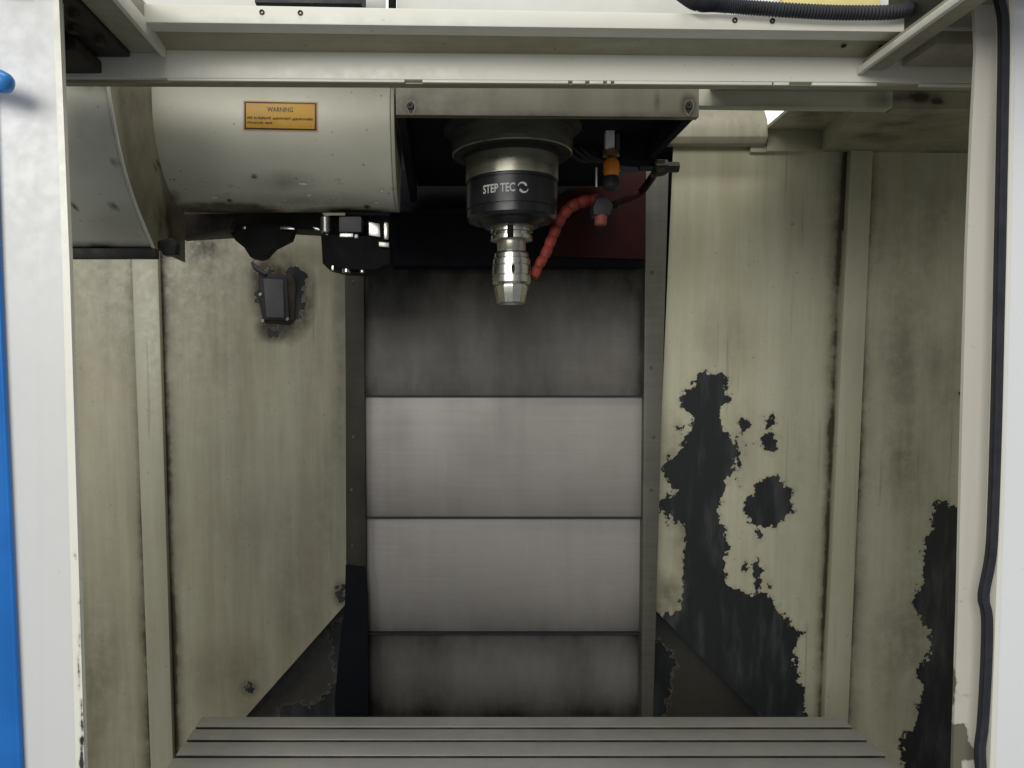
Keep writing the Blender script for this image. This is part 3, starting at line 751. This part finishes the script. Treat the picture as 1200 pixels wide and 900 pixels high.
# two lines of print too small to read: strokes only
v = []; f = []
for (xa, xb, yy) in ((290, 296.5, 137.6), (298, 301.5, 137.9), (303, 318, 138.0), (320, 340.5, 138.6), (342.5, 367, 139.4), (290, 295.5, 143.2), (297, 300.5, 143.4), (302, 309, 143.6), (310.5, 319.5, 143.8)):
    x = xa
    while x < xb:
        w_ = random.uniform(.7, 1.3); h0 = random.choice([0, 0, -.6]); h1 = 2.0 + random.choice([0, 0, .5])
        n = len(v)
        v += [on_drum(x, yy + h0, .0015), on_drum(x + w_, yy + h0, .0015), on_drum(x + w_, yy + h1, .0015), on_drum(x, yy + h1, .0015)]
        f.append((n, n + 3, n + 2, n + 1)); x += w_ + random.uniform(.35, .6)
link('sticker_print', v, f, M['label_ink'], lab, fix=False)

# mechanism under the covers
ar = thing('tool_gripper', (P(415, 290, 1.2).x, 1.2, CZ + 0.18), 'black tool gripper with bright steel jaws under the rounded cover', 'tool gripper')
slab('gripper_body', [(376, 275), (457, 277), (457, 308), (440, 316), (398, 314), (378, 309)], 1.20, 0.09, M['black'], ar, 0.0015)
slab('gripper_top', [(384, 252), (457, 252), (457, 279), (384, 279)], 1.26, 0.05, M['black'], ar, 0.003)
lathe('pin', [(0.0065, -.0125), (0.0075, -.011), (0.0075, .011), (0.0065, .0125)], P(381.5, 263.5, 1.20), M['steel'], ar)
slab('grey_block', rect(397, 253.5, 423.5, 272), 1.20, 0.04, M['grey_pl'], ar, 0.002)
slab('jaw', rect(398, 273, 414, 278), 1.198, 0.02, M['chrome'], ar, 0.001)
slab('jaw', [(432, 259.5), (445, 262), (446, 278), (432, 276)], 1.19, 0.02, M['chrome'], ar, 0.0015)
slab('jaw', rect(449.5, 260, 455.5, 281), 1.19, 0.012, M['chrome'], ar, 0.003)
slab('jaw', [(443.5, 283), (456, 284), (456, 290), (444, 289)], 1.19, 0.02, M['steel'], ar, 0.001)
slab('jaw', rect(415, 274, 420, 279.5), 1.195, 0.01, M['steel'], ar, 0.002)
for x, r in ((406, .0068), (424.5, .0038)):
    lathe('lower_pin', [(r * .8, -.0065), (r, -.0055), (r, .008)], P(x, 315, 1.21), M['chrome'], ar)
slab('lower_plate', rect(410, 312, 424, 319), 1.22, 0.02, M['black'], ar, 0.001)
slab('stop_pin', rect(388.5, 311, 391, 317), 1.20, 0.003, M['chrome'], ar, 0.0005)

br = thing('tool_changer_bracket', (P(310, 280, 1.3).x, 1.3, CZ + 0.22), 'black wedge shaped bracket hanging under the cover', 'bracket')
slab('bar', [(206, 244), (376, 246), (376, 270), (340, 268), (206, 276)], 1.36, 0.06, M['bracket'], br, 0.003)
slab('wedge', [(262, 262), (346, 262), (340, 280), (320, 290), (310, 301), (303, 303), (293, 301), (286, 290), (276, 282)], 1.30, 0.03, M['hole'], br, 0.0012)
slab('rusty_clamp', [(212, 250), (276, 250), (270, 268), (240, 274), (212, 280)], 1.26, 0.03, M['rust'], br, 0.004)
for r4 in (rect(283.5, 264.5, 288, 268.5), [(328, 265), (341, 265), (345.5, 268.8), (328, 268.5)], [(366, 265), (375, 267.5), (375, 270), (368, 269)]):
    slab('light_slit', r4, 1.285, 0.004, M['chrome'], br, 0.0006)  # bright metal slips stand in for light showing through the gaps

# ================================================================== WALL BOX on the left wall
wb = thing('wall_mounted_box', P(320, 376, DW - 0.03), 'small grey box in a black frame on the left wall', 'box')
slab('back_plate', [(303, 319), (342, 322), (346, 330), (345, 374), (338, 380), (308, 377), (303, 350)], DW - 0.010, 0.0095, M['rust'], wb, 0.002)
slab('frame', [(303.5, 321), (336, 323), (339, 376), (308, 375)], DW - 0.018, 0.0075, M['rubber'], wb, 0.003)
slab('lid', [(308, 326), (331.5, 328), (333, 373), (312, 372)], DW - 0.025, 0.0065, M['grey_pl'], wb, 0.0025, 'grey lid')
for x, y in ((305, 345), (308, 376), (337, 374)): screw(P(x, y, DW - 0.019), 0.0035, M['steel'], wb)
tube('cable', spline([P(312, 322, DW - .02), P(300, 315, DW - .015), P(296, 308, DW - .006)], 10), 0.004, M['rubber'], wb, 8)

# ================================================================== TABLE
TZ = Za(840, 1.08)
tD0, tD1 = 0.79, 1.08
tx0, tx1 = P(237, 840, tD1).x, P(985, 840, tD1).x
tb = thing('machine_table', ((tx0 + tx1) / 2, .93, TZ - 0.09), 'grey iron machine table with three visible T slots', 'machine table')
dep = lambda y: (TZ - CZ) / ((Za(y, 1.0) - CZ))       # depth on the table top seen at pixel row y
slots = [dep(853), dep(868), dep(886.5)]
slots += [slots[2] - .042 * k for k in (1, 2, 3)]
sw = 0.0038                                           # half width of the slot mouth
prof = [(tD1, TZ - 0.075), (tD1, TZ)]
for s_ in slots:
    prof += [(s_ + sw, TZ), (s_ + sw, TZ - .012), (s_ + .010, TZ - .012), (s_ + .010, TZ - .022), (s_ - .010, TZ - .022), (s_ - .010, TZ - .012), (s_ - sw, TZ - .012), (s_ - sw, TZ)]
prof += [(tD0, TZ), (tD0, TZ - 0.075)]
o = prism('table_top', [(tx0, d, z) for d, z in prof], (tx1 - tx0, 0, 0), M['table'], tb, 0.0009)
paintmap(o)
o.data.materials.append(M['slot'])
for p in o.data.polygons:
    z = (o.data.vertices[p.vertices[0]].co.z + o.data.vertices[p.vertices[2]].co.z) / 2 + o.location.z + wloc(tb).z
    if TZ - .03 < z < TZ - .0015: p.material_index = 1
box('saddle_block', tx0 + .2, tx1 - .2, tD0 + .03, tD1 - .03, TZ - .5, TZ - .078, M['black'], tb, 0.004)
rng = random.Random(3)
for s_ in slots[:4]:                                  # worn landing strip beside each slot
    pass

# ================================================================== ROOF FRAME
rf = thing('roof_frame', (0.1, .83, CZ + .36), 'cream painted roof beams and slanting rails above the spindle head', 'roof frame')
DA, DB = 0.80, 0.86
slab('front_beam', [(120, 3), (1150, 21.5), (1150, 38.5), (120, 25.5)], DA, 0.022, M['beam'], rf, 0.0015, 'upper cream beam with screw holes')
for x, y in ((307, 14.5), (352, 15.3), (861, 24), (905, 24.8)):
    lathe('screw_hole', [(0.0012, .001), (0.0012, -.0008), (0.0026, -.0012), (0.003, .002)], P(x, y, DA), M['hole'], rf, 'y', 12)
# soffit between the two beams
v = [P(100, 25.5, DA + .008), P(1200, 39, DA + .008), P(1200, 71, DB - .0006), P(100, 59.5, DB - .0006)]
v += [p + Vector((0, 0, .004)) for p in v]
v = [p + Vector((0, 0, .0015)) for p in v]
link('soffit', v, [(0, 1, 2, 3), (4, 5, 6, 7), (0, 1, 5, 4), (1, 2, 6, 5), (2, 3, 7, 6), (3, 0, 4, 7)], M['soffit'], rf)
for x, y in ((989, 53), (1033, 53.5)):
    screw(P(x, y, .836), 0.0024, M['rust'], rf, 'y')
slab('rear_beam', [(30, 55.8), (1210, 68), (1210, 97.5), (30, 90.5)], DB, 0.02, M['beam'], rf, 0.0015, 'lower cream beam')
lx_ = 100; segs = [(196, 474), (495, 666), (671, 686), (691, 707), (711.5, 716), (720, 905), (907, 925), (952, 1028), (1078, 1140)]
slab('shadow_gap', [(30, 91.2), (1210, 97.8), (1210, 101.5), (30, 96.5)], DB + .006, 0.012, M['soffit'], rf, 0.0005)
for a, b in segs:
    yy = lambda x: 92.6 + (x - 440) * .0075
    slab('lip', [(a, yy(a)), (b, yy(b)), (b, yy(b) + 3.4), (a, yy(a) + 3.4)], DB + .001, 0.004, M['beam'], rf, 0.0006)
for x, y in ((490, 92), (862, 90), (878, 90.4), (905, 90.6), (942, 90.8), (848, 74)):
    pass
# slanting rails that run towards the viewer
def rail(name, x, w0, z, h, d0, d1, lab, lip_in):
    o = box(name, min(x, x + w0), max(x, x + w0), d0, d1, z, z + h, M['rail'], rf, 0.002, lab)
    xl = x if lip_in > 0 else x
    box('rail_lip', x - 0.0035, x + 0.0015, d0, d1 + .002, z - 0.0035, z + h * .4, M['beam'], o, 0.001)
    return o
XRr = P(1010, 82, DB - .005).x; ZR = Za(82, DB - .005)
rail('roof_rail', XRr, 0.026, ZR, 0.010, .30, DB - .004, 'slanting rail on the right', 1)
box('rail_web', XRr + .012, XRr + .016, .30, DB - .03, ZR + .0105, ZR + .075, M['bracket'], rf, 0.001)
box('rail_top', XRr + .002, XRr + .026, .30, DB - .05, ZR + .076, ZR + .082, M['rail'], rf, 0.001)
XLr = P(192, 62, DB - .005).x; ZL = Za(62, DB - .005)
rail('roof_rail', XLr, -0.036, ZL, 0.03, .30, DB - .004, 'slanting rail on the left', -1)
# dark bracketry outside the rails
box('bracket', XRr + .027, XRr + .19, .70, DB - .002, ZR + .026, ZR + .06, M['bracket'], rf, 0.003)
box('bracket', XRr + .045, XRr + .20, .80, DB - .002, ZR + .004, ZR + .026, M['rail'], rf, 0.003)
box('bracket', XRr + .052, XRr + .085, .70, .80, ZR + .02, ZR + .04, M['rail'], rf, 0.004)
for i in range(6):
    c = Vector((XRr + .058 + .018 * i, DB - .062 - .008 * (i % 3), ZR + .03 + .007 * (i % 2)))
    lathe('bolt', [(0.003, -.006), (0.0055, -.005), (0.0055, .002)], c, M['steel'], rf, 'y', 6, 20)
box('bracket', XLr - .10, XLr - .037, .70, DB - .002, ZL - .004, ZL + .035, M['bracket'], rf, 0.003)
box('bracket', XLr - .16, XLr - .07, .80, DB + .03, ZL - .02, ZL - .006, M['rust'], rf, 0.003)
for i in range(4):
    c = Vector((XLr - .050 - .014 * (i % 2), DB - .05 - .028 * i, ZL - .005))
    lathe('bolt', [(0.003, -.006), (0.0055, -.005), (0.0055, .002)], c, M['rust'], rf, 'z', 6, 20)
# rounded guard at the upper left
gp = [Vector((XLr - .10 - .05 * math.cos(a), .72, ZL + .02 + .06 * math.sin(a))) for a in np.linspace(0.2, 2.2, 14)]
prism('roller_guard', gp + [gp[-1] + Vector((-.02, 0, .02)), gp[0] + Vector((.0, 0, .05))], (0, .12, 0), M['upper'], rf, 0.001)

up = thing('upper_panel', (0.25, .95, CZ + .47), 'pale sheet panel above the upper roof beam', 'panel')
slab('sheet', [(465, -60), (850, -60), (850, 30), (465, 30)], .93, 0.003, M['upper'], up, 0.001)
slab('sheet', [(455, -60), (464, -60), (464, 30), (455, 30)], .94, 0.01, M['black'], up, 0.001, 'dark upright joint')
slab('sheet', [(150, -60), (452, -60), (452, 30), (150, 30)], .95, 0.003, M['upper'], up, 0.001)
db = slab('cable_duct', [(298, -50), (424, -50), (424, 4.5), (298, 3.0)], .86, 0.05, M['rubber'], None, 0.002)
db['label'] = 'dark cable duct above the upper roof beam'; db['category'] = 'cable duct'
yp = slab('yellow_panel', [(918, -60), (1032, -60), (1032, 9), (918, 7)], .90, 0.01, M['yellow'], None, 0.001)
yp['label'] = 'pale yellow panel behind the corrugated hose'; yp['category'] = 'panel'
wp = slab('white_panel', [(850.5, -60), (1120, -60), (1120, 30), (850.5, 30)], .935, 0.003, M['door_r'], None, 0.001)
wp['label'] = 'white panel behind the yellow panel'; wp['category'] = 'panel'
# corrugated hose lying on the beam
hp = spline([P(1100, -40, .80), P(1082, -8, .792), P(1062, 12, .79), P(1000, 15, .79), P(940, 13, .79), P(880, 9, .79), P(838, 5.5, .79), P(815, 3.5, .79), P(790, -14, .81)], 260)
rads = [0.0062 + (0.0010 if i % 2 else -0.0006) for i in range(261)]
ch = tube('corrugated_hose', hp, rads, M['rubber'], None, 14)
ch['label'] = 'black corrugated hose lying on the upper roof beam'; ch['category'] = 'hose'

# ================================================================== DOORS AND FRAME
DF = 0.75
df = thing('door_frame', (Xa(1140, DF), DF, CZ - .5), 'cream door jamb with black rubber gasket and chipped paint at the bottom', 'door frame')
def edgestrip(name, Lp, Rp, D, mat, parent, t, polys, ny=160, nx=6, label=None, scale=.0008, bias=0.0):
    """strip between two pixel polylines x(y)"""
    ys = np.linspace(Lp[0][1], Lp[-1][1], ny + 1)
    lx = np.interp(ys, [p[1] for p in Lp], [p[0] for p in Lp]); rx = np.interp(ys, [p[1] for p in Rp], [p[0] for p in Rp])
    v = [P(lx[j] + (rx[j] - lx[j]) * i / nx, ys[j], D) for j in range(ny + 1) for i in range(nx + 1)]
    f = [(j * (nx + 1) + i, (j + 1) * (nx + 1) + i, (j + 1) * (nx + 1) + i + 1, j * (nx + 1) + i + 1) for j in range(ny) for i in range(nx)]
    n = len(v); v += [p + Vector((0, t, 0)) for p in v]
    f += [tuple(n + k for k in q[::-1]) for q in f]
    W = nx + 1
    for j in range(ny):
        f.append((j * W, n + j * W, n + (j + 1) * W, (j + 1) * W)); f.append((j * W + nx, (j + 1) * W + nx, n + (j + 1) * W + nx, n + j * W + nx))
    for i in range(nx):
        f.append((i, i + 1, n + i + 1, n + i)); f.append((ny * W + i, n + ny * W + i, n + ny * W + i + 1, ny * W + i + 1))
    o = link(name, v, f, mat, parent, label, smooth=30)
    paintmap(o, polys, (), scale, bias); return o
edgestrip('jamb', [(1095, -60), (1125, -30), (1138, -6), (1142.5, 20), (1144, 60), (1139, 150), (1133, 300), (1128, 480), (1123, 700), (1118, 860), (1114, 1000)],
          [(1150, -60), (1165, -20), (1174, 10), (1175, 60), (1173, 150), (1170, 300), (1166, 480), (1160, 700), (1152, 860), (1146, 1000)], DF, M['jamb'], df, 0.004, PEEL_FRAME, label='cream jamb')
gx = [(1150, -70), (1164, -25), (1174, 5), (1177.5, 40), (1176, 150), (1173, 300), (1169, 480), (1164.5, 620), (1161, 660), (1155, 690), (1154, 705), (1158, 725), (1157, 780), (1153, 850), (1149.5, 880), (1151, 920), (1147, 1000)]
gs = [(to_px(np.array([tuple(q)]))[0]) for q in spline([P(x, y, .730) for x, y in gx], 120)]
edgestrip('gasket', [(x - 5.2, y) for x, y in gs], [(x + 6.0, y) for x, y in gs], .7285, M['rubber'], df, 0.004, (), 120, 3, 'flat black rubber gasket')
edgestrip('gasket_bead', [(x - 3.0, y) for x, y in gs], [(x + 1.0, y) for x, y in gs], .7268, M['rubber'], df, 0.0016, (), 120, 2)
rd = thing('sliding_door', (Xa(1260, .73), .73, CZ - .5), 'white sliding door panel beside the black rubber gasket', 'door')
edgestrip('door_sheet', [(1177, -60), (1188, 0), (1189, 60), (1184, 300), (1177, 560), (1167, 860), (1163, 1000)], [(1600, -60), (1600, 1000)], .735, M['door_r'], rd, 0.02, (), 40, 8)
edgestrip('door_edge', [(1172, -60), (1183, 0), (1184, 60), (1179.5, 300), (1172.5, 560), (1161.5, 860), (1157, 1000)], [(1177, -60), (1188, 0), (1189, 60), (1184, 300), (1177, 560), (1167, 860), (1163, 1000)], .7325, M['trim'], rd, 0.024, (), 40, 2, label='bright folded edge')

ld = thing('sliding_door', (Xa(40, .72), .72, CZ - .5), 'pale grey sliding door with cream folded edge and blue outer strip', 'door')
edgestrip('door_sheet', [(-16, -60), (-14, 0), (0, 310), (28, 900), (33, 1000)], [(38, -60), (40, 0), (46, 310), (52, 900), (53, 1000)], .7175, M['door'], ld, 0.02, (), 40, 4)
edgestrip('door_sheet', [(38, -60), (40, 0), (46, 310), (52, 900), (53, 1000)], [(60, -60), (62, 0), (73, 310), (89, 900), (92, 1000)], .7160, M['door'], ld, 0.02, (), 40, 4)
edgestrip('door_edge', [(60, -60), (62, 0), (73, 310), (89, 900), (92, 1000)], [(66.5, -60), (69, 0), (81.5, 310), (98, 860), (101, 1000)], .715, M['trim'], ld, 0.007, PEEL_TRIM, 200, 6, 'cream folded edge with chipped paint', .0008, -0.0005)
edgestrip('blue_strip', [(-260, -60), (-260, 1000)], [(-16.5, -60), (-14.5, 0), (-0.5, 310), (27.5, 900), (32.5, 1000)], .716, M['blue'], ld, 0.03, (), 40, 6, 'glossy blue strip')
ya = [(x, y) for x, y in ((-10, -60), (6, 400), (20, 800), (26, 1000))]
tube('blue_bead', [P(-16 + 2, -60, .714), P(-14 + 1, 0, .714), P(-2, 310, .714), P(24, 900, .714), P(29, 1000, .714)], 0.0028, M['blue'], ld, 10)
hd = tube('handle', [P(-60, 78, .685), P(-20, 88, .685), P(0, 95, .685), P(8, 98.5, .685), P(12, 100.3, .685), P(14.3, 101.5, .685)], [.0095, .0095, .0095, .0088, .0068, .0025], M['blue_cap'], ld, 16, 'blue rounded door handle')
tube('handle_stem', [P(-50, 80, .685), P(-52, 82, .72)], .006, M['blue_cap'], hd, 10)
